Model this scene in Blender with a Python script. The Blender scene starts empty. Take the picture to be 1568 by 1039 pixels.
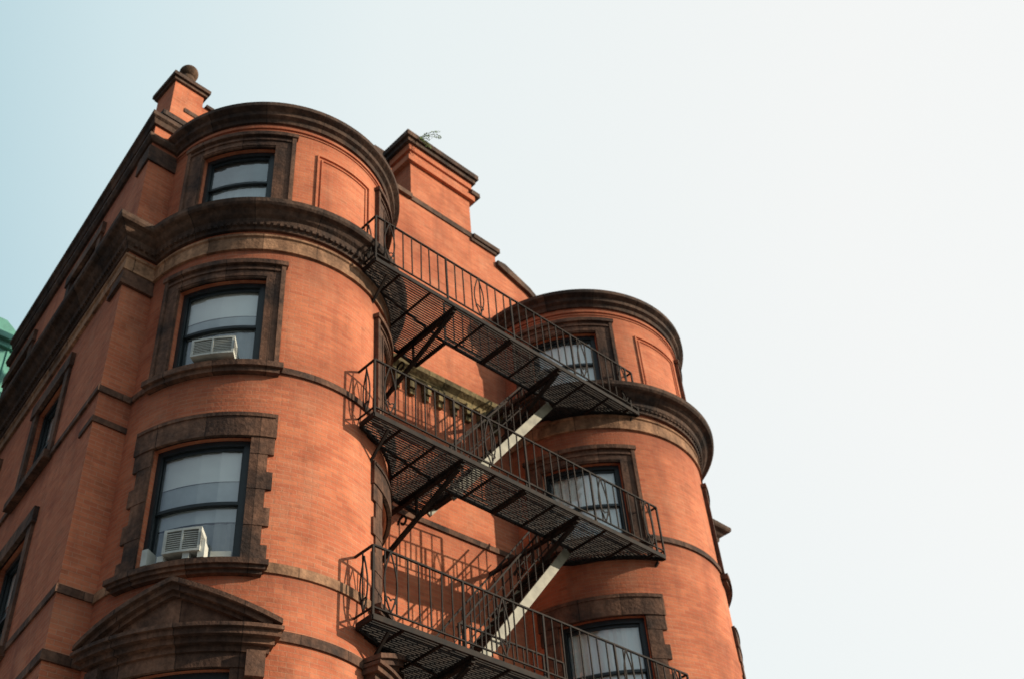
import bpy, bmesh, math, random
from mathutils import Vector, Matrix
random.seed(4)
sc=bpy.context.scene
R=math.radians
# ------------------------------------------------------------ materials
def newmat(name):
    m=bpy.data.materials.new(name); m.use_nodes=True
    nt=m.node_tree; b=nt.nodes['Principled BSDF']; return m,nt,b
def mix(nt,blend,fac,a,b):
    n=nt.nodes.new('ShaderNodeMix'); n.data_type='RGBA'; n.blend_type=blend
    for sock,v in ((n.inputs['Factor'],fac),(n.inputs['A'],a),(n.inputs['B'],b)):
        if isinstance(v,bpy.types.NodeSocket): nt.links.new(v,sock)
        elif isinstance(v,(int,float)): sock.default_value=v
        else: sock.default_value=(*v,1)
    return n.outputs['Result']
def noise(nt,scale,detail=4,vec=None,rough=.55):
    n=nt.nodes.new('ShaderNodeTexNoise'); n.inputs['Scale'].default_value=scale
    n.inputs['Detail'].default_value=detail; n.inputs['Roughness'].default_value=rough
    if vec: nt.links.new(vec,n.inputs['Vector'])
    return n.outputs['Fac']
def ramp(nt,f,stops):
    n=nt.nodes.new('ShaderNodeValToRGB'); e=n.color_ramp.elements
    while len(e)<len(stops): e.new(.5)
    for el,(p,c) in zip(e,stops): el.position=p; el.color=(*c,1) if len(c)==3 else c
    nt.links.new(f,n.inputs['Fac']); return n.outputs['Color']
def mapped(nt,coord,scale):
    tc=nt.nodes.new('ShaderNodeTexCoord'); mp=nt.nodes.new('ShaderNodeMapping')
    mp.inputs['Scale'].default_value=scale
    nt.links.new(tc.outputs[coord],mp.inputs['Vector']); return mp.outputs['Vector']
def fmath(nt,op,a,b):
    n=nt.nodes.new('ShaderNodeMath'); n.operation=op
    for s,v in zip(n.inputs,(a,b)):
        if isinstance(v,bpy.types.NodeSocket): nt.links.new(v,s)
        else: s.default_value=v
    return n.outputs[0]
def brickmat(name,c1,c2,mo):
    m,nt,b=newmat(name)
    uv=mapped(nt,'UV',(1,1,1))
    def bt(a,c,d,bias=-.1):
        br=nt.nodes.new('ShaderNodeTexBrick'); nt.links.new(uv,br.inputs['Vector'])
        br.inputs['Scale'].default_value=1
        br.inputs['Brick Width'].default_value=.215; br.inputs['Row Height'].default_value=.072
        br.inputs['Mortar Size'].default_value=.005; br.inputs['Mortar Smooth'].default_value=.3
        br.inputs['Bias'].default_value=bias
        br.inputs['Color1'].default_value=(*a,1); br.inputs['Color2'].default_value=(*c,1); br.inputs['Mortar'].default_value=(*d,1)
        return br
    br=bt(c1,c2,mo)
    ob=mapped(nt,'Object',(1,1,1))
    big=ramp(nt,noise(nt,.8,6,ob),[(.3,(.72,.68,.68)),(.5,(1,1,1)),(.72,(1.1,1.17,1.2))])
    c=mix(nt,'MULTIPLY',1,br.outputs['Color'],big)
    burnt=bt((.44,.40,.44),(1,1,1),(1,1,1),.3)
    pm=ramp(nt,noise(nt,1.9,4,ob,.6),[(.48,(.10,.10,.10)),(.62,(.95,.95,.95))])
    c=mix(nt,'MULTIPLY',pm,c,burnt.outputs['Color'])
    st=mapped(nt,'UV',(.9,9,1))
    s2=ramp(nt,noise(nt,1.3,5,st,.7),[(.3,(.78,.74,.74)),(.55,(1,1,1)),(.8,(1.15,1.2,1.26))])
    c=mix(nt,'MULTIPLY',.9,c,s2)
    dr=mapped(nt,'Object',(2.5,2.5,.35))
    s3=ramp(nt,noise(nt,1.1,6,dr,.6),[(.52,(0,0,0)),(.74,(.5,.5,.5))])
    c=mix(nt,'MIX',s3,c,(c2[0]*.45,c2[1]*.52,c2[2]*.65))
    du=ramp(nt,noise(nt,1.4,7,mapped(nt,'Object',(1.3,1.3,.9)),.65),[(.52,(0,0,0)),(.76,(.35,.35,.35))])
    c=mix(nt,'MIX',du,c,(.60,.31,.19))
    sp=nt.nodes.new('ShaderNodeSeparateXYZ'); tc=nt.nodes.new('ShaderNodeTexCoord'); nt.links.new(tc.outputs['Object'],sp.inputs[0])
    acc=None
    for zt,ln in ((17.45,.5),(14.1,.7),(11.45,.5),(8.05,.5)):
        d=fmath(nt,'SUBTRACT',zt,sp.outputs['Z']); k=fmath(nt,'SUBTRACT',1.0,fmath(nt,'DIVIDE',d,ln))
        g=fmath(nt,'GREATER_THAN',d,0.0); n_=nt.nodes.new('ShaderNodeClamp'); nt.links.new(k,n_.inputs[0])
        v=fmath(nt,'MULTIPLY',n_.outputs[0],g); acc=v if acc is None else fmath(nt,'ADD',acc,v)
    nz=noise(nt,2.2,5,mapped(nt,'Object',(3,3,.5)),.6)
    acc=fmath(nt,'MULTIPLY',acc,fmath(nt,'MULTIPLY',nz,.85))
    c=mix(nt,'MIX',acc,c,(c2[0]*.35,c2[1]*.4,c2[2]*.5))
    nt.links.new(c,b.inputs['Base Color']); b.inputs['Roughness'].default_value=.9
    b.inputs['Specular IOR Level'].default_value=.2
    bp=nt.nodes.new('ShaderNodeBump'); bp.inputs['Strength'].default_value=.5; bp.inputs['Distance'].default_value=.011
    inv=fmath(nt,'SUBTRACT',1.0,br.outputs['Fac'])
    nt.links.new(fmath(nt,'ADD',inv,noise(nt,25,3,ob)),bp.inputs['Height'])
    nt.links.new(bp.outputs[0],b.inputs['Normal']); return m
def stonemat(name,dark,light,w=.75,lo=.38,hi=.68,joint=True):
    m,nt,b=newmat(name)
    ob=mapped(nt,'Object',(1,1,1))
    c=ramp(nt,noise(nt,1.6,8,ob,.65),[(lo,dark),(hi,light)])
    if joint:
        uv=mapped(nt,'UV',(1,1,1))
        br=nt.nodes.new('ShaderNodeTexBrick'); nt.links.new(uv,br.inputs['Vector']); br.inputs['Scale'].default_value=1
        br.inputs['Brick Width'].default_value=w; br.inputs['Row Height'].default_value=30
        br.inputs['Mortar Size'].default_value=.008
        br.inputs['Color1'].default_value=(.68,.66,.66,1); br.inputs['Color2'].default_value=(1.35,1.3,1.25,1); br.inputs['Mortar'].default_value=(.4,.4,.4,1)
        c=mix(nt,'MULTIPLY',1,c,br.outputs['Color'])
    g=ramp(nt,noise(nt,14,5,ob),[(.3,(.7,.7,.7)),(.7,(1.25,1.25,1.25))])
    c=mix(nt,'MULTIPLY',1,c,g)
    dr=mapped(nt,'Object',(5,5,.6))
    c=mix(nt,'MULTIPLY',1,c,ramp(nt,noise(nt,1.2,5,dr,.6),[(.4,(1.05,1.05,1.05)),(.7,(.6,.58,.58))]))
    nt.links.new(c,b.inputs['Base Color']); b.inputs['Roughness'].default_value=.88
    b.inputs['Specular IOR Level'].default_value=.25
    bp=nt.nodes.new('ShaderNodeBump'); bp.inputs['Strength'].default_value=.6; bp.inputs['Distance'].default_value=.025
    nt.links.new(noise(nt,18,6,ob),bp.inputs['Height']); nt.links.new(bp.outputs[0],b.inputs['Normal'])
    return m
def plain(name,c,rough=.6,var=.25,scale=6,metal=0,spec=.5,c2=None):
    m,nt,b=newmat(name); ob=mapped(nt,'Object',(1,1,1))
    k=ramp(nt,noise(nt,scale,5,ob),[(.3,tuple(v*(1-var) for v in c)),(.7,c2 or tuple(v*(1+var) for v in c))])
    nt.links.new(k,b.inputs['Base Color']); b.inputs['Roughness'].default_value=rough; b.inputs['Metallic'].default_value=metal
    b.inputs['Specular IOR Level'].default_value=spec
    return m
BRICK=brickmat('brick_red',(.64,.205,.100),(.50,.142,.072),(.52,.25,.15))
STONE=stonemat('brownstone',(.052,.035,.029),(.23,.12,.076),lo=.34,hi=.64)
TAN=stonemat('brownstone_tan',(.14,.082,.05),(.45,.25,.145),w=.9,lo=.3,hi=.6)
COPE=stonemat('brownstone_dark',(.038,.029,.026),(.16,.094,.064),w=1.0,lo=.34,hi=.66)
MOSS=stonemat('mossy_stone',(.06,.055,.025),(.26,.20,.10),w=.4,lo=.34,hi=.62)
IRON=plain('iron_black',(.013,.012,.012),.75,.4,7,spec=.2,c2=(.034,.022,.016))
RUSTLIGHT=plain('stair_paint_weathered',(.24,.22,.16),.6,.35,5)
FRAME=plain('window_frame_dark',(.016,.022,.024),.45,.2)
BLIND=plain('blind_white',(.87,.88,.84),.8,.04,2)
CURTAIN=plain('blind_grey',(.46,.50,.51),.8,.12,3)
CURT2=plain('curtain_dark',(.20,.22,.225),.85,.25,3)
DARK=plain('room_dark',(.02,.02,.022),.9,.1)
WHITE=plain('ac_white',(.56,.555,.50),.5,.18,5)
GREY=plain('ac_grille_grey',(.12,.12,.115),.5,.1)
COPPER=plain('copper_verdigris',(.10,.30,.24),.7,.3,3)
ROOF=plain('roof_tar',(.05,.05,.05),.95,.2)
GREEN=plain('leaf_green',(.13,.21,.05),.7,.3,9)
ASPH=plain('asphalt',(.05,.05,.05),.9,.25,8)
PAVE=plain('concrete_pavement',(.24,.23,.21),.9,.2,2)
GROUND=plain('ground_soil',(.12,.11,.10),.95,.2,.2)
PAINT=plain('road_paint',(.75,.74,.7),.7,.1)
def glassmat():
    m,nt,b=newmat('window_glass'); out=nt.nodes['Material Output']
    tr=nt.nodes.new('ShaderNodeBsdfTransparent'); tr.inputs[0].default_value=(.97,.99,.98,1)
    gl=nt.nodes.new('ShaderNodeBsdfGlossy'); gl.inputs['Roughness'].default_value=.03; gl.inputs[0].default_value=(.95,.96,.96,1)
    fr=nt.nodes.new('ShaderNodeLayerWeight'); fr.inputs['Blend'].default_value=.5
    k=fmath(nt,'ADD',fmath(nt,'MULTIPLY',fmath(nt,'POWER',fr.outputs['Facing'],4.0),.8),.20)
    ms=nt.nodes.new('ShaderNodeMixShader'); nt.links.new(k,ms.inputs[0])
    nt.links.new(tr.outputs[0],ms.inputs[1]); nt.links.new(gl.outputs[0],ms.inputs[2])
    bp=nt.nodes.new('ShaderNodeBump'); bp.inputs['Strength'].default_value=.15; bp.inputs['Distance'].default_value=.06
    nt.links.new(noise(nt,2.2,2,mapped(nt,'Object',(1,1,1))),bp.inputs['Height']); nt.links.new(bp.outputs[0],gl.inputs['Normal'])
    nt.links.new(ms.outputs[0],out.inputs['Surface']); return m
GLASS=glassmat()
# ------------------------------------------------------------ mesh builder
class MB:
    def __init__(s): s.v=[]; s.f=[]; s.uv=[]; s.mi=[]; s.cur=0
    def face(s,pts,uvs=None):
        i=len(s.v); s.v+= [tuple(p) for p in pts]; s.f.append(tuple(range(i,i+len(pts))))
        if uvs is None:
            n=(Vector(pts[1])-Vector(pts[0])).cross(Vector(pts[2])-Vector(pts[0]))
            a=[abs(c) for c in n]
            if a[2]>=max(a[0],a[1]): uvs=[(p[0],p[1]) for p in pts]
            elif a[1]>=a[0]: uvs=[(p[0],p[2]) for p in pts]
            else: uvs=[(p[1],p[2]) for p in pts]
        s.uv.append(uvs); s.mi.append(s.cur)
    def obj(s,name,mats,parent=None,smooth=False):
        me=bpy.data.meshes.new(name); me.from_pydata(s.v,[],s.f)
        l=me.uv_layers.new(name='UVMap'); k=0
        for fi,uvs in enumerate(s.uv):
            for u in uvs: l.data[k].uv=u; k+=1
        if not isinstance(mats,(list,tuple)): mats=[mats]
        for m in mats: me.materials.append(m)
        for p,mi in zip(me.polygons,s.mi): p.material_index=mi
        bm=bmesh.new(); bm.from_mesh(me); bmesh.ops.remove_doubles(bm,verts=bm.verts,dist=.0004)
        bmesh.ops.recalc_face_normals(bm,faces=bm.faces); bm.to_mesh(me); bm.free()
        o=bpy.data.objects.new(name,me); sc.collection.objects.link(o)
        if parent: o.parent=parent
        return o
def empty(name):
    e=bpy.data.objects.new(name,None); sc.collection.objects.link(e); return e
class Arc:
    def __init__(s,cx,cy,r): s.cx,s.cy,s.r=cx,cy,r
    def __call__(s,q,o,z):
        a=q/s.r; return Vector((s.cx+(s.r+o)*math.sin(a),s.cy-(s.r+o)*math.cos(a),z))
    step=.08
class Line:
    def __init__(s,p,q):
        s.p=Vector((p[0],p[1])); d=Vector((q[0]-p[0],q[1]-p[1])); s.L=d.length; s.d=d/s.L; s.n=Vector((s.d.y,-s.d.x))
    def __call__(s,q,o,z):
        w=s.p+s.d*q+s.n*o; return Vector((w.x,w.y,z))
    step=50
def cuts(a,b,step):
    n=max(1,math.ceil((b-a)/step-1e-6)); return [a+(b-a)*i/n for i in range(n+1)]
def mbox(mb,M,s0,s1,o0,o1,z0,z1):
    c=cuts(s0,s1,M.step)
    for a,b in zip(c,c[1:]):
        mb.face([M(a,o1,z0),M(b,o1,z0),M(b,o1,z1),M(a,o1,z1)],[(a,z0),(b,z0),(b,z1),(a,z1)])
        mb.face([M(b,o0,z0),M(a,o0,z0),M(a,o0,z1),M(b,o0,z1)],[(b,z0),(a,z0),(a,z1),(b,z1)])
        mb.face([M(a,o0,z1),M(a,o1,z1),M(b,o1,z1),M(b,o0,z1)],[(a,o0),(a,o1),(b,o1),(b,o0)])
        mb.face([M(a,o0,z0),M(b,o0,z0),M(b,o1,z0),M(a,o1,z0)],[(a,o0),(b,o0),(b,o1),(a,o1)])
    for a in (s0,s1):
        mb.face([M(a,o0,z0),M(a,o1,z0),M(a,o1,z1),M(a,o0,z1)],[(o0,z0),(o1,z0),(o1,z1),(o0,z1)])
def rake(mb,M,s0,s1,o0,o1,zl,zh):
    c=cuts(s0,s1,.08)
    for a,b in zip(c,c[1:]):
        mb.face([M(a,o1,zl(a)),M(b,o1,zl(b)),M(b,o1,zh(b)),M(a,o1,zh(a))],[(a,0),(b,0),(b,.2),(a,.2)])
        mb.face([M(a,o0,zh(a)),M(a,o1,zh(a)),M(b,o1,zh(b)),M(b,o0,zh(b))])
        mb.face([M(a,o0,zl(a)),M(b,o0,zl(b)),M(b,o1,zl(b)),M(a,o1,zl(a))])
    for a in (s0,s1): mb.face([M(a,o0,zl(a)),M(a,o1,zl(a)),M(a,o1,zh(a)),M(a,o0,zh(a))])
def wall(mb,M,s0,s1,z0,z1,ops,depth=.28):
    S=set(cuts(s0,s1,M.step)); Z={z0,z1}
    for a,b,c,d in ops: S|={a,b}; Z|={c,d}
    S=sorted(S); Z=sorted(Z)
    for a,b in zip(S,S[1:]):
        if b-a<1e-6: continue
        for c,d in zip(Z,Z[1:]):
            ms,mz=(a+b)/2,(c+d)/2
            if any(o[0]<ms<o[1] and o[2]<mz<o[3] for o in ops): continue
            mb.face([M(a,0,c),M(b,0,c),M(b,0,d),M(a,0,d)],[(a,c),(b,c),(b,d),(a,d)])
    for a,b,c,d in ops:
        for q in (a,b): mb.face([M(q,0,c),M(q,-depth,c),M(q,-depth,d),M(q,0,d)],[(0,c),(depth,c),(depth,d),(0,d)])
        cc=[x for x in S if a-1e-6<=x<=b+1e-6]
        for p,q in zip(cc,cc[1:]):
            for z in (c,d): mb.face([M(p,0,z),M(q,0,z),M(q,-depth,z),M(p,-depth,z)],[(p,0),(q,0),(q,depth),(p,depth)])
def st_arc(A,f0,f1):
    out=[]
    for q in cuts(R(f0)*A.r,R(f1)*A.r,.07):
        p=A(q,0,0); n=A(q,1,0)-p; out.append((Vector((p.x,p.y)),Vector((n.x,n.y)),q))
    return out
def st_poly(pts):
    out=[]; L=0; P=[Vector(p) for p in pts]
    ns=[Vector(((b-a).y,-(b-a).x)).normalized() for a,b in zip(P,P[1:])]
    for i,p in enumerate(P):
        if i==0: m=ns[0]
        elif i==len(P)-1: m=ns[-1]
        else: m=(ns[i-1]+ns[i])/(1+ns[i-1].dot(ns[i]))
        if i: L+=(p-P[i-1]).length
        out.append((p,m,L))
    return out
def sweep(mb,st,prof,dz=0,do=0):
    prof=[(o+(do if o>0 else 0),z+dz) for o,z in prof]
    def pt(s,o,z): w=s[0]+s[1]*o; return Vector((w.x,w.y,z))
    k=len(prof)
    for a,b in zip(st,st[1:]):
        acc=0
        for i in range(k):
            (o1,z1),(o2,z2)=prof[i],prof[(i+1)%k]; l=math.hypot(o2-o1,z2-z1)
            mb.face([pt(a,o1,z1),pt(b,o1,z1),pt(b,o2,z2),pt(a,o2,z2)],[(a[2],acc),(b[2],acc),(b[2],acc+l),(a[2],acc+l)]); acc+=l
    for s in (st[0],st[-1]): mb.face([pt(s,o,z) for o,z in prof],[(o,z) for o,z in prof])
def band(z0,z1,p): return [(-.05,z0),(p,z0),(p,z1),(-.05,z1)]
def box(mb,x0,x1,y0,y1,z0,z1):
    p=[Vector((x,y,z)) for z in (z0,z1) for x,y in ((x0,y0),(x1,y0),(x1,y1),(x0,y1))]
    for f in ((0,1,2,3),(4,5,6,7),(0,1,5,4),(1,2,6,5),(2,3,7,6),(3,0,4,7)): mb.face([p[i] for i in f])
def bar(mb,p,q,w=.018,h=None):
    p=Vector(p); q=Vector(q); d=q-p
    if d.length<1e-5: return
    d.normalize(); up=Vector((0,0,1)) if abs(d.z)<.95 else Vector((1,0,0))
    a=d.cross(up).normalized()*(w/2); b=a.cross(d).normalized()*((h or w)/2)
    c=[p+a+b,p-a+b,p-a-b,p+a-b,q+a+b,q-a+b,q-a-b,q+a-b]
    for f in ((0,1,2,3),(4,5,6,7),(0,1,5,4),(1,2,6,5),(2,3,7,6),(3,0,4,7)): mb.face([c[i] for i in f])
def prism(mb,poly,y0,y1):
    mb.face([Vector((x,y0,z)) for x,z in poly]); mb.face([Vector((x,y1,z)) for x,z in poly])
    for (a,b),(c,d) in zip(poly,poly[1:]+poly[:1]): mb.face([Vector((a,y0,b)),Vector((c,y0,d)),Vector((c,y1,d)),Vector((a,y1,b))])

GZ=-1.6; SL=7.5
TL=Arc(8.15,13.45,2.2); TR=Arc(16.45,13.25,2.42)
C=Vector((5.42,13.45)); SD=Vector((.12,.993)).normalized()
far=C+SD*SL
side=Line((far.x,far.y),(C.x,C.y))
pierL=Line(C,(5.95,13.45))
mid=Line((8.15+2.2*math.sin(R(86)),13.45-2.2*math.cos(R(86))),(16.45-2.42*math.sin(R(88)),13.25-2.42*math.cos(R(88))))
CR=Vector((20.9,13.25)); pierR=Line((18.87,13.25),CR); backR=Line(CR,(20.9,far.y))
ST={'L':st_poly([far,C,(5.97,13.45)]),'TL':st_arc(TL,-90,86),'M':st_poly([mid(-.02,0,0).xy,mid(mid.L+.02,0,0).xy]),
    'TR':st_arc(TR,-88,90),'R':st_poly([(18.85,13.25),CR,(20.9,far.y)])}
SH={'L':(.002,.002),'TL':(0,0),'M':(.004,.004),'TR':(.001,.001),'R':(.003,.003)}
def around(mb,prof,keys='L TL M TR R'):
    for k in keys.split(): sweep(mb,ST[k],prof,*SH[k])
B=empty('brick_building')
walls=MB(); trim=MB()
frames=MB(); glass=MB(); blinds=MB(); dark=MB()
LVL=[(15.15,16.70),(11.57,13.38),(8.15,10.22),(4.8,6.68),(1.5,3.6)]
LVR=[(15.15,16.66),(11.42,13.22),(7.92,9.88),(4.6,6.5),(1.5,3.6)]
HW=[17.2,18.8,18.8,19,19]
def window(M,c,hw,z0,z1,kind=0):
    a,b=c-hw,c+hw
    f=.07
    mbox(frames,M,a,a+f,-.20,-.09,z0,z1); mbox(frames,M,b-f,b,-.20,-.09,z0,z1)
    mbox(frames,M,a+f,b-f,-.20,-.092,z1-.09,z1); mbox(frames,M,a+f,b-f,-.20,-.088,z0,z0+.06)
    mbox(frames,M,a+f,a+f+.025,-.12,-.10,z0+.06,z1-.09); mbox(frames,M,b-f-.025,b-f,-.12,-.10,z0+.06,z1-.09)
    zm=z0+(z1-z0)*.5; s=.045
    for (lo,hi,o) in ((zm-.02,z1-.09,-.135),(z0+.06,zm+.03,-.17)):
        mbox(frames,M,a+f,a+f+s,o-.035,o,lo,hi); mbox(frames,M,b-f-s,b-f,o-.035,o,lo,hi)
        mbox(frames,M,a+f+s,b-f-s,o-.036,o-.001,hi-.05,hi); mbox(frames,M,a+f+s,b-f-s,o-.036,o-.001,lo,lo+.05)
        q=cuts(a+f+s,b-f-s,.35)
        for u,v in zip(q,q[1:]): glass.face([M(u,o-.02,lo+.05),M(v,o-.02,lo+.05),M(v,o-.02,hi-.05),M(u,o-.02,hi-.05)])
    h=z1-z0
    def sheet(mb,za,zb,o,sag=0,wav=0):
        q=cuts(a+.02,b-.02,.04)
        def zz(u): return za-sag*(1-((u-c)/hw)**2)
        def oo(u): return o+wav*math.sin(u*34+.8*math.sin(u*9))
        for u,v in zip(q,q[1:]): mb.face([M(u,oo(u),zz(u)),M(v,oo(v),zz(v)),M(v,oo(v),zb),M(u,oo(u),zb)])
    if kind==0:
        blinds.cur=0; sheet(blinds,zm+h*.16,z1,-.205); blinds.cur=1; sheet(blinds,zm-h*.02,zm+h*.16,-.22); blinds.cur=2; sheet(blinds,z0,zm-h*.03,-.235,0,.012)
    elif kind==1:
        blinds.cur=0; sheet(blinds,zm+h*.20,z1,-.205); blinds.cur=1; sheet(blinds,zm-h*.12,zm+h*.20,-.22); blinds.cur=2; sheet(blinds,z0,zm-h*.13,-.235,0,.012)
    elif kind==2:
        blinds.cur=0; sheet(blinds,z0+.12,z1,-.225,0,.009)
    elif kind==3:
        blinds.cur=1; sheet(blinds,z0,z0+h*.62,-.225,0,.006); blinds.cur=2; sheet(blinds,z0+h*.62,z1,-.215,.06)
    q=cuts(a-.05,b+.05,.3)
    for u,v in zip(q,q[1:]): dark.face([M(u,-.55,z0-.05),M(v,-.55,z0-.05),M(v,-.55,z1+.05),M(u,-.55,z1+.05)])
    for u in (a-.003,b+.003): dark.face([M(u,-.55,z0),M(u,-.283,z0),M(u,-.283,z1),M(u,-.55,z1)])
for key,A,f0,f1,LV,fc in (('TL',TL,-90,86,LVL,(-51,51)),('TR',TR,-88,90,LVR,(-53.5,51))):
    wall(walls,A,R(f0)*A.r,R(f1)*A.r,GZ,17.7,[(R(f-HW[i])*A.r,R(f+HW[i])*A.r,z0,z1) for f in fc for i,(z0,z1) in enumerate(LV)])
    for f in fc:
        c=R(f)*A.r
        for i,(z0,z1) in enumerate(LV):
            hw=R(HW[i])*A.r; t=R(26.3-HW[i])*A.r
            kind={('TL',0):3,('TL',1):0,('TL',2):1,('TR',0):2,('TR',1):2,('TR',2):2}.get((key,i),0)
            window(A,c,hw,z0,z1,kind)
            a,b=c-hw,c+hw
            if i in (0,1):
                hh=.36
                for s0,s1,sg in ((a-t,a,-1),(b,b+t,1)):
                    mbox(trim,A,s0,s1,-.02,.045,z0,z1)
                    e0,e1=(s0,s0+.07) if sg<0 else (s1-.07,s1)
                    mbox(trim,A,e0,e1,.04,.085,z0+.01,z1+hh-.07)
                    e0,e1=(s1-.05,s1) if sg<0 else (s0,s0+.05)
                    mbox(trim,A,e0,e1,.04,.06,z0+.01,z1+.05)
                mbox(trim,A,a-t,b+t,-.02,.048,z1,z1+hh)
                mbox(trim,A,a-.05,b+.05,.04,.063,z1+.03,z1+.08)
                mbox(trim,A,a-t+.02,b+t-.02,.04,.075,z1+.17,z1+.21)
                mbox(trim,A,a-t-.03,b+t+.03,-.02,.11,z1+hh-.07,z1+hh+.02)
                if i==1:
                    mbox(trim,A,a-t-.06,b+t+.06,-.03,.15,z0-.10,z0)
                    mbox(trim,A,a-t-.02,b+t+.02,-.03,.10,z0-.18,z0-.10)
            else:
                n=7; h=(z1-z0)/n
                for k in range(n):
                    w=t*(.85 if k%2 else 1.15); o=.032 if k%2 else .039
                    mbox(trim,A,a-w,a,-.02,o,z0+k*h+.003,z0+(k+1)*h-.003)
                    mbox(trim,A,b,b+w,-.02,o,z0+k*h+.003,z0+(k+1)*h-.003)
                mbox(trim,A,a-t*1.2,b+t*1.2,-.02,.06,z1,z1+.42)
                mbox(trim,A,a-t*1.1,b+t*1.1,-.02,.08,z1+.34,z1+.39)
                mbox(trim,A,a-t-.06,b+t+.06,-.03,.18,z0-.08,z0)
                mbox(trim,A,a-t-.03,b+t+.03,-.03,.14,z0-.13,z0-.08)
                mbox(trim,A,a-t,b+t,-.03,.09,z0-.18,z0-.13)
            if i==3:
                H=1.26; zb=7.03; sl=(7.84-zb-.23)/H
                mbox(trim,A,c-H,c+H,-.02,.26,zb,zb+.08); mbox(trim,A,c-H+.05,c+H-.05,-.02,.18,zb-.08,zb); mbox(trim,A,c-H+.09,c+H-.09,-.02,.10,zb-.16,zb-.08)
                mbox(trim,A,c-H-.02,c+H+.02,-.02,.31,zb+.08,zb+.13)
                top=lambda q:zb+.13+ (H-abs(q-c))*sl+.1
                rake(trim,A,c-H,c,-.02,.305,lambda q:top(q)-.07,top); rake(trim,A,c,c+H,-.02,.305,lambda q:top(q)-.07,top)
                rake(trim,A,c-H+.1,c,-.02,.24,lambda q:top(q)-.15,lambda q:top(q)-.07); rake(trim,A,c,c+H-.1,-.02,.24,lambda q:top(q)-.15,lambda q:top(q)-.07)
                rake(trim,A,c-H+.2,c,-.02,.17,lambda q:top(q)-.21,lambda q:top(q)-.15); rake(trim,A,c,c+H-.2,-.02,.17,lambda q:top(q)-.21,lambda q:top(q)-.15)
                rake(trim,A,c-H+.05,c+H-.05,-.02,.1,lambda q:zb+.1,lambda q:top(q)-.15)
                for q in (c-H+.14,c+H-.36): mbox(trim,A,q,q+.22,-.02,.16,zb-.5,zb-.16)
    s0,s1=R(-14)*A.r,R(18)*A.r
    for g,o in ((0,.035),(.085,.022)):
        a,b,zl,zh=s0+g,s1-g,15.25+g,16.78-g
        mbox(walls,A,a,b,-.01,o,zh-.03,zh); mbox(walls,A,a,a+.03,-.01,o,zl,zh-.03); mbox(walls,A,b-.03,b,-.01,o,zl,zh-.03)
wall(walls,mid,0,mid.L,GZ,18.0,[])
sideops=[]
for s in (SL-3.5,SL-7.1):
    for z0,z1 in LVL: sideops.append((s,s+1.35,z0,z1))
wall(walls,side,0,side.L,GZ,18.0,sideops)
for a,b,c,d in sideops:
    window(side,(a+b)/2,(b-a)/2,c,d,0)
    mbox(trim,side,a-.2,a,-.02,.05,c,d); mbox(trim,side,b,b+.2,-.02,.05,c,d); mbox(trim,side,a-.25,b+.25,-.02,.08,d,d+.28); mbox(trim,side,a-.25,b+.25,-.02,.14,c-.15,c)
wall(walls,pierL,0,pierL.L,GZ,18.0,[]); wall(walls,pierR,0,pierR.L,GZ,18.1,[]); wall(walls,backR,0,backR.L,GZ,18.1,[])
bk=Line((20.9,far.y),(far.x,far.y)); wall(walls,bk,0,bk.L,GZ,18.0,[])
corn=MB()
cprof=[(-.05,14.50),(.06,14.50),(.07,14.56),(.12,14.62),(.13,14.70),(.19,14.74),(.25,14.82),(.33,14.84),(.36,14.88),(.37,14.96),(.33,14.98),(.30,15.02),(.05,15.14),(-.05,15.14)]
around(corn,cprof,'L TL R'); sweep(corn,ST['TR'],[(o*(1.25 if o>0 else 1),z) for o,z in cprof],.001,0)
around(trim,band(7.10,7.24,.035)); around(trim,band(11.46,11.57,.04))
around(trim,band(8.06,8.18,.028),'L M R')
# mossy corbelled ledge on the wall between the turrets
ml=MB(); sweep(ml,ST['M'],[(-.05,14.7),(.08,14.7),(.10,14.78),(.22,14.86),(.24,14.96),(.05,15.05),(-.05,15.05)],.004,.004)
q=.25
while q<mid.L-.3:
    mbox(ml,mid,q,q+.16,-.02,.13,14.45,14.70); mbox(ml,mid,q+.02,q+.14,-.02,.08,14.32,14.45); q+=.36
ml.obj('corbelled_ledge',MOSS,B)
tan=MB()
around(tan,[(-.05,14.05),(.05,14.05),(.05,14.09),(.025,14.11),(.025,14.34),(.055,14.36),(.055,14.40),(-.05,14.40)],'L TL TR R')
around(tan,band(8.05,8.2,.03),'TL TR')
for A,f0,f1 in ((TL,-89,85),(TR,-87,89)):
    q=R(f0)*A.r
    while q<R(f1)*A.r-.06:
        mbox(corn,A,q,q+.055,.03,.125,14.563,14.617); q+=.105
for M in (side,pierL,pierR):
    q=.03
    while q<M.L-.06: mbox(corn,M,q,q+.055,.03,.125,14.563,14.617); q+=.105
rimp=[(-.05,17.40),(.05,17.40),(.07,17.48),(.14,17.52),(.15,17.60),(.22,17.64),(.25,17.66),(.25,17.75),(.18,17.78),(-.3,17.82),(-.3,17.5)]
sweep(corn,ST['TL'],rimp); sweep(corn,ST['TR'],rimp)
for k in ('TL','TR'): sweep(walls,ST[k],band(17.26,17.32,.035)); sweep(walls,ST[k],band(17.19,17.22,.018))
around(corn,[(-.05,17.92),(.05,17.92),(.08,18.02),(.13,18.06),(.13,18.16),(-.3,18.22),(-.3,17.92)],'L R')
around(corn,[(-.05,17.42),(.05,17.42),(.1,17.5),(.1,17.56),(-.05,17.6)],'L R')
corn.obj('cornice',COPE,B)
for z0,z1,o in ((13.72,13.80,.06),(13.80,14.045,.035),(10.9,11.0,.03)):
    sweep(trim,st_poly([(C.x+SD.x*.5,C.y+SD.y*.5),C,(5.97,13.45)]),band(z0,z1,o))
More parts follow.
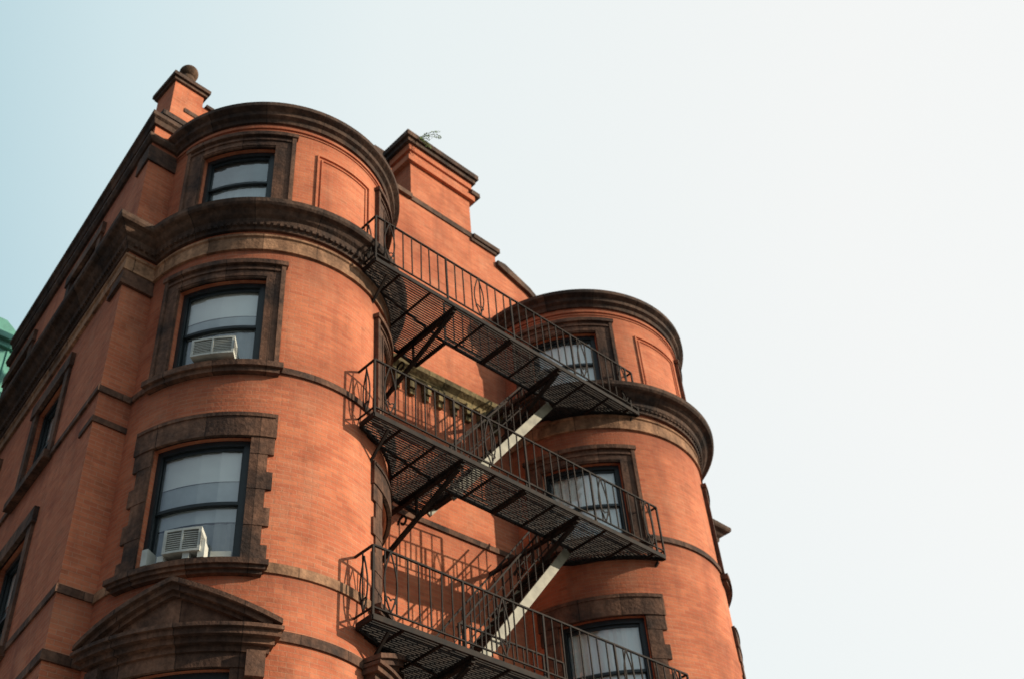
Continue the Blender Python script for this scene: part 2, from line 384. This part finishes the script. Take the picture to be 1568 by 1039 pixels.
sweep(trim,st_poly([(C.x+SD.x*.5,C.y+SD.y*.5),C,(5.97,13.45)]),band(16.9,17.3,.04))
tan.obj('stone_band',TAN,B)
roof=MB()
for A in (TL,TR): roof.face([A(R(f)*A.r,-.25,17.6) for f in range(-180,180,8)])
roof.face([Vector((p[0],p[1],17.95)) for p in ((C.x,C.y),(20.9,13.25),(20.9,far.y),(far.x,far.y))])
roof.obj('roof',ROOF,B)
wb=MB()
box(wb,5.95,10.6,13.5,13.9,17.6,18.75); box(wb,14.2,20.5,13.5,13.9,17.6,18.75)
g=[(9.6,18.0),(9.6,18.75),(10.0,19.55),(10.75,19.75),(10.75,20.2),(11.57,20.2),(11.57,22.0),(13.45,22.0),(13.45,20.2),(14.2,20.2),(14.2,19.75),(15.2,19.45),(16.2,18.75),(16.2,18.0)]
prism(wb,g,13.29,13.95)
box(wb,11.45,13.57,13.2,14.0,21.55,21.72); box(wb,11.5,13.52,13.24,13.98,22.0,22.2)
box(wb,11.35,12.5,14.35,14.95,18,22.6)
box(wb,5.62,6.26,13.44,14.1,18.3,19.52); box(wb,6.26,6.74,13.5,14.1,18.3,19.3)
wb.obj('chimney_gable_brick',BRICK,B)
cs=MB()
box(cs,11.42,13.6,13.17,14.02,22.2,22.34); box(cs,11.36,13.66,13.11,14.06,22.34,22.5); box(cs,11.55,13.5,13.25,13.95,22.5,22.62)
box(cs,11.25,12.6,14.25,15.05,22.6,22.78); box(cs,11.3,12.5,14.3,15.0,22.78,22.98)
box(cs,11.55,13.47,13.255,13.6,20.2,20.36)
box(cs,13.455,14.3,13.2,14.0,20.2,20.34); box(cs,13.40,14.22,13.24,13.98,20.1,20.198)
box(cs,10.65,11.545,13.2,14.0,20.2,20.34)
box(cs,13.45,13.72,13.16,14.03,21.75,21.9)
prism(cs,[(14.2,19.75),(14.2,19.9),(14.45,19.92),(15.25,19.62),(16.3,18.9),(16.3,18.74),(15.2,19.45)],13.2,14.0)
prism(cs,[(10.75,19.75),(10.75,19.9),(10.0,19.7),(9.5,18.9),(9.5,18.74),(10.0,19.55)],13.2,14.0)
box(cs,5.57,6.31,13.39,14.15,19.52,19.60); box(cs,5.53,6.35,13.34,14.19,19.60,19.70)
box(cs,6.35,6.84,13.44,14.16,19.3,19.38)
box(cs,5.9,10.65,13.42,13.96,18.75,18.86); box(cs,14.2,20.6,13.42,13.96,18.75,18.86)
box(cs,5.46,6.74,13.33,14.3,18.225,18.36)
cs.obj('coping_stones',COPE,B)
trim.obj('stone_trim',STONE,B)
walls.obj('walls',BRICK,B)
frames.obj('window_frames',FRAME,B); glass.obj('window_panes',GLASS,B); blinds.obj('window_blinds',[BLIND,CURTAIN,CURT2],B); dark.obj('room_backs',DARK,B)
bm=bmesh.new(); bmesh.ops.create_uvsphere(bm,u_segments=28,v_segments=18,radius=.19)
for v in bm.verts: v.co+=Vector((5.92,13.58,20.16))
bmesh.ops.create_cone(bm,cap_ends=True,segments=20,radius1=.24,radius2=.13,depth=.34,matrix=Matrix.Translation((5.92,13.6,19.87)))
for f in bm.faces: f.smooth=True
me=bpy.data.meshes.new('ball_finial'); bm.to_mesh(me); bm.free(); me.materials.append(TAN)
o=bpy.data.objects.new('ball_finial',me); sc.collection.objects.link(o); o.parent=B
# ------------------------------------------------------------ air conditioners
def ac(A,s,z,w=.62,h=.40,out=.30):
    mb=MB(); a,b=s-w/2,s+w/2
    mb.cur=0; mbox(mb,A,a,b,-.15,out-.03,z,z+h)
    e=.035
    mbox(mb,A,a,b,out-.03,out,z,z+e); mbox(mb,A,a,b,out-.03,out,z+h-e,z+h); mbox(mb,A,a,a+e,out-.03,out+.001,z+e,z+h-e); mbox(mb,A,b-e,b,out-.03,out+.001,z+e,z+h-e)
    mbox(mb,A,s-.012,s+.012,out-.03,out-.002,z+e,z+h-e)
    mb.cur=1; mbox(mb,A,a+e,b-e,out-.03,out-.022,z+e,z+h-e)
    k=z+e+.02
    mb.cur=0
    while k<z+h-e-.01: mbox(mb,A,a+e,b-e,out-.022,out-.006,k,k+.010); k+=.033
    mb.cur=1
    for q in (0,1,2,3,4): mbox(mb,A,b,b+.004,.02+q*.05,.045+q*.05,z+.08,z+h-.08)
    mb.obj('air_conditioner',[WHITE,GREY])
ac(TL,R(-49)*2.2,11.64,.60,.33,.22); ac(TL,R(-50.5)*2.2,8.24,.46,.36,.22)
sup=MB()
for q in (-.50,-.28,.04,.22):
    s=R(-51)*2.2+q; mbox(sup,TL,s,s+.08,-.02,.185,8.155,8.4 if q in(-.50,.22) else 8.24)
mbox(sup,TL,R(-51)*2.2+.32,R(-51)*2.2+.60,-.12,-.06,8.22,8.38); mbox(sup,TL,R(-51)*2.2-.64,R(-51)*2.2-.36,-.12,-.06,8.22,8.32)
sup.obj('window_sill_brackets',WHITE,B)
# ------------------------------------------------------------ fire escape
FE=empty('fire_escape')
X0,X1,Y0=8.65,15.5,10.9
def plat_poly():
    p=[(X0,Y0),(X1,Y0)]
    for f in (-22.5,-28,-36,-44,-52,-62): p.append((16.45+2.47*math.sin(R(f)),13.25-2.47*math.cos(R(f))))
    p+=[(13.9,12.35),(13.9,11.75),(11.0,11.75),(11.0,12.6)]
    for f in (64,56,48,40,32,24,13): p.append((8.15+2.25*math.sin(R(f)),13.45-2.25*math.cos(R(f))))
    return p
poly=plat_poly()
def xcuts(y):
    xs=[]
    for (a,b),(c,d) in zip(poly,poly[1:]+poly[:1]):
        if (b<=y)!=(d<=y): xs.append(a+(c-a)*(y-b)/(d-b))
    xs.sort(); return list(zip(xs[::2],xs[1::2]))
def ycuts(x):
    ys=[]
    for (a,b),(c,d) in zip(poly,poly[1:]+poly[:1]):
        if (a<=x)!=(c<=x): ys.append(b+(d-b)*(x-a)/(c-a))
    ys.sort(); return list(zip(ys[::2],ys[1::2]))
def bow(mb,c,d,z0,z1,w):
    for sg in (-1,1):
        pr=None
        for i in range(13):
            t=i/12; q=sg*w*math.sin(math.pi*t)*(1-.35*t); p=Vector((c[0]+d[0]*q,c[1]+d[1]*q,z0+(z1-z0)*t))
            if pr: bar(mb,pr,p,.018)
            pr=p
        pr=None
        for i in range(12):
            t=i/11*5.2; r=w*.42*(1-i/16); p=Vector((c[0]+d[0]*sg*(w*.45-r*math.cos(t)),c[1]+d[1]*sg*(w*.45-r*math.cos(t)),z0+.18+r*math.sin(t)))
            if pr: bar(mb,pr,p,.014)
            pr=p
def railing(mb,pts,z,h=1.08,sp=.21):
    for a,b in zip(pts,pts[1:]):
        a=Vector(a); b=Vector(b); d=b-a; L=d.length; d/=L
        bar(mb,(a.x,a.y,z+h),(b.x,b.y,z+h),.036,.026); bar(mb,(a.x,a.y,z+.12),(b.x,b.y,z+.12),.028,.02)
        n=max(1,round(L/sp))
        for i in range(n+1):
            j=random.uniform(-.014,.014); p=a+d*(L*i/n); w=.032 if i in (0,n) or (i%8==0) else .0185
            bar(mb,(p.x,p.y,z if w>.02 else z+.12),(p.x+(j if 0<i<n else 0),p.y,z+h),w)
for lvl,z in enumerate((14.45,11.07,7.65,4.25)):
    fr=MB(); gr=MB()
    for (a,b),(c,d) in zip(poly,poly[1:]+poly[:1]): bar(fr,(a,b,z-.02),(c,d,z-.02),.035,.085)
    y=Y0+.04
    while y<12.7:
        for a,b in xcuts(y): bar(gr,(a,y,z),(b,y,z+random.uniform(-.004,.004)),.018,.024)
        y+=.05
    for x in (9.2,9.9,10.5,11.2,11.9,12.6,13.2,13.9,14.6,15.2):
        big=x in (10.5,11.9,13.2)
        for a,b in ycuts(x): bar(fr,(x,a,z-.045),(x,b,z-.045),.07 if big else .03,.08 if big else .04)
    bar(fr,(X0,11.35,z-.05),(11.0,11.75,z-.05),.03,.04)
    for x in (10.5,13.2):
        bar(fr,(x,10.95,z-.1),(x,13.25,z-.1),.07,.06)
        bar(fr,(x,11.05,z-.14),(x,13.27,z-1.0),.07,.06)
        bar(fr,(x,13.25,z),(x,13.25,z-1.1),.06,.04); bar(fr,(x,12.1,z-.13),(x,12.1,z-.5),.035)
        pr=None
        for i in range(14):
            t=i/13*6.0; r=.13*(1-i/18); p=Vector((x,12.45+r*math.cos(t),z-.42+r*math.sin(t)))
            if pr: bar(fr,pr,p,.03)
            pr=p
    for x in (9.0,15.4): bar(fr,(x,11.0,z-.1),(x,11.6,z-.6),.04)
    rl=MB()
    railing(rl,[(X0,11.33),(X0,Y0),(X1,Y0),(X1,11.05)],z)
    railing(rl,[(11.0,11.75),(13.3,11.75)],z,1.0,.24)
    for x in (8.95,11.1,13.9,15.15): bow(rl,(x,Y0-.012),(1,0),z+.12,z+1.08,.14)
    bow(rl,(X0,11.1),(0,1),z+.12,z+1.0,.1)
    fr.obj('platform_frame',IRON,FE); gr.obj('platform_grating',IRON,FE); rl.obj('railing',IRON,FE)
    stn=MB(); dz=3.4; xa,xb=13.85,11.05; za,zb=z-.02,z-dz+.02
    for y in (11.84,12.46):
        stn.cur=1; bar(stn,(xa,y,za-.02),(xb,y,zb-.02),.045,.17)
        stn.cur=0; bar(stn,(xa,y,za+.95),(xb,y,zb+.95),.030)
        bar(stn,(xa,y,za+.5),(xb,y,zb+.5),.017)
        for i in range(14):
            t=(i+.5)/14; p=(xa+(xb-xa)*t,y,za+(zb-za)*t); bar(stn,p,(p[0],y,p[2]+.95),.017)
    stn.cur=0
    for i in range(15):
        t=(i+.5)/15; x=xa+(xb-xa)*t; zz=za+(zb-za)*t
        for k in (-.08,0,.08): bar(stn,(x+k,11.86,zz),(x+k,12.44,zz),.055,.02)
    stn.obj('stair_flight',[IRON,RUSTLIGHT],FE)
# ------------------------------------------------------------ weed on the chimney cap
wd=MB(); base=Vector((11.72,13.10,22.42))
def leaf(p,d,l):
    d=d.normalized(); s=d.cross(Vector((random.uniform(-1,1),random.uniform(-1,1),random.uniform(-1,1)))).normalized()
    wd.face([p,p+d*l*.5+s*l*.25,p+d*l,p+d*l*.5-s*l*.25])
for k in range(7):
    p=base.copy(); hang=k<4
    d=Vector((random.uniform(.2,1.0) if not hang else random.uniform(-.3,.3),random.uniform(-.7,-.2),random.uniform(-1.2,-.5) if hang else random.uniform(.2,.8))).normalized()
    for i in range(11 if not hang else 9):
        q=p+d*.05; bar(wd,p,q,.006); p=q; d=(d+Vector((random.uniform(-.12,.2),random.uniform(-.1,.1),-.07))).normalized()
        for _ in range(2): leaf(p,d+Vector((random.uniform(-1,1),random.uniform(-1,1),random.uniform(-1,1)))*1.1,random.uniform(.04,.075))
wd.obj('weed_plant',GREEN)
# ------------------------------------------------------------ copper clad neighbour
CB=empty('copper_clad_building'); cb=MB()
box(cb,4.6,6.95,22.3,27,13.2,19.05)
for i in range(9): box(cb,4.7+i*.27,4.74+i*.27,22.26,22.3,13.3,19.0)
box(cb,4.5,7.05,22.2,27.1,19.05,19.2); box(cb,4.38,7.18,22.08,27.2,19.2,19.36); box(cb,4.5,7.05,22.2,27.1,17.6,17.75)
prism(cb,[(4.4,19.36),(7.1,19.36),(6.4,19.9),(5.1,19.9)],22.3,27)
cb.obj('copper_bay',COPPER,CB)
cw=MB(); box(cw,4.8,12,22.7,40,GZ,15.19); cw.obj('walls',BRICK,CB)
cwin=MB()
for i in range(4): box(cwin,5.1+i*1.7,6.0+i*1.7,22.64,22.696,10.5,12.4); box(cwin,5.1+i*1.7,6.0+i*1.7,22.64,22.696,7,9)
box(cwin,5.2,6.1,22.23,22.295,16.0,17.4); cwin.obj('windows',FRAME,CB)
# ------------------------------------------------------------ ground, pavement, road
def sheet(name,x0,x1,y0,y1,z,mat):
    mb=MB(); mb.face([Vector((x0,y0,z)),Vector((x1,y0,z)),Vector((x1,y1,z)),Vector((x0,y1,z))]); return mb.obj(name,mat)
sheet('ground',-1500,1500,-1500,1500,GZ-.15,GROUND)
sheet('road',-400,400,-12,6.5,GZ-.146,ASPH)
mb=MB(); box(mb,-1.5,400,6.5,60,GZ-.14,GZ-.003); mb.obj('sidewalk',PAVE)
mb=MB()
for i in range(-10,20):
    x=i*7; mb.face([Vector((x,-2.8,GZ-.142)),Vector((x+3,-2.8,GZ-.142)),Vector((x+3,-2.68,GZ-.142)),Vector((x,-2.68,GZ-.142))])
mb.obj('road_markings',PAINT)
# ------------------------------------------------------------ light
S=Vector((.60,-.72,.36)).normalized()
el=math.asin(S.z); az=math.atan2(S.x,S.y)
sl=bpy.data.lights.new('sun','SUN'); sl.energy=5.0; sl.angle=R(.5); sl.color=(1,.88,.69)
so=bpy.data.objects.new('sun',sl); sc.collection.objects.link(so); so.rotation_euler=(-S).to_track_quat('-Z','Y').to_euler()
w=bpy.data.worlds.new('World'); sc.world=w; w.use_nodes=True; nt=w.node_tree
bg=nt.nodes['Background']; bg.inputs['Strength'].default_value=.1
sk=nt.nodes.new('ShaderNodeTexSky'); sk.sky_type='NISHITA'; sk.sun_disc=False; sk.sun_elevation=el; sk.sun_rotation=az
sk.dust_density=3; sk.air_density=1.2
tc=nt.nodes.new('ShaderNodeTexCoord'); dt=nt.nodes.new('ShaderNodeVectorMath'); dt.operation='DOT_PRODUCT'
nt.links.new(tc.outputs['Generated'],dt.inputs[0]); dt.inputs[1].default_value=(.7,-.1,.5)
mr=nt.nodes.new('ShaderNodeMapRange'); mr.inputs['From Min'].default_value=-.9; mr.inputs['From Max'].default_value=.9
nt.links.new(dt.outputs['Value'],mr.inputs['Value'])
def t(v): return (v+.9)/1.8
hz=ramp(nt,mr.outputs[0],[(0,(.06,.08,.13)),(t(-.3),(.14,.18,.24)),(t(-.08),(.42,.50,.55)),(t(.36),(.47,.68,.75)),(t(.48),(.69,.85,.885)),(t(.62),(.88,.955,.955)),(t(.80),(.985,.995,.975))])
sc10=nt.nodes.new('ShaderNodeVectorMath'); sc10.operation='SCALE'; sc10.inputs['Scale'].default_value=9.0
nt.links.new(hz,sc10.inputs[0])
sk3=nt.nodes.new('ShaderNodeVectorMath'); sk3.operation='SCALE'; sk3.inputs['Scale'].default_value=.15
nt.links.new(sk.outputs[0],sk3.inputs[0])
ad=nt.nodes.new('ShaderNodeVectorMath'); nt.links.new(sc10.outputs[0],ad.inputs[0]); nt.links.new(sk3.outputs[0],ad.inputs[1])
nt.links.new(ad.outputs[0],bg.inputs['Color'])
# ------------------------------------------------------------ camera
cd=bpy.data.cameras.new('camera'); cam=bpy.data.objects.new('camera',cd); sc.collection.objects.link(cam); sc.camera=cam
cd.sensor_width=36; cd.lens=1769/1568*36; cd.clip_end=5000
cd.dof.use_dof=True; cd.dof.focus_distance=12; cd.dof.aperture_fstop=1.6
z=Vector((-194,-1970,1769)).normalized(); x=Vector((2316,1360,1769)); x=(x-z*x.dot(z)).normalized(); y=z.cross(x)
right=Vector((x.x,y.x,z.x)); down=Vector((x.y,y.y,z.y)); fwd=Vector((x.z,y.z,z.z))
cam.matrix_world=Matrix(((right.x,-down.x,-fwd.x,0),(right.y,-down.y,-fwd.y,0),(right.z,-down.z,-fwd.z,0),(0,0,0,1)))
sc.view_settings.view_transform='Standard'; sc.view_settings.look='None'; sc.view_settings.exposure=0
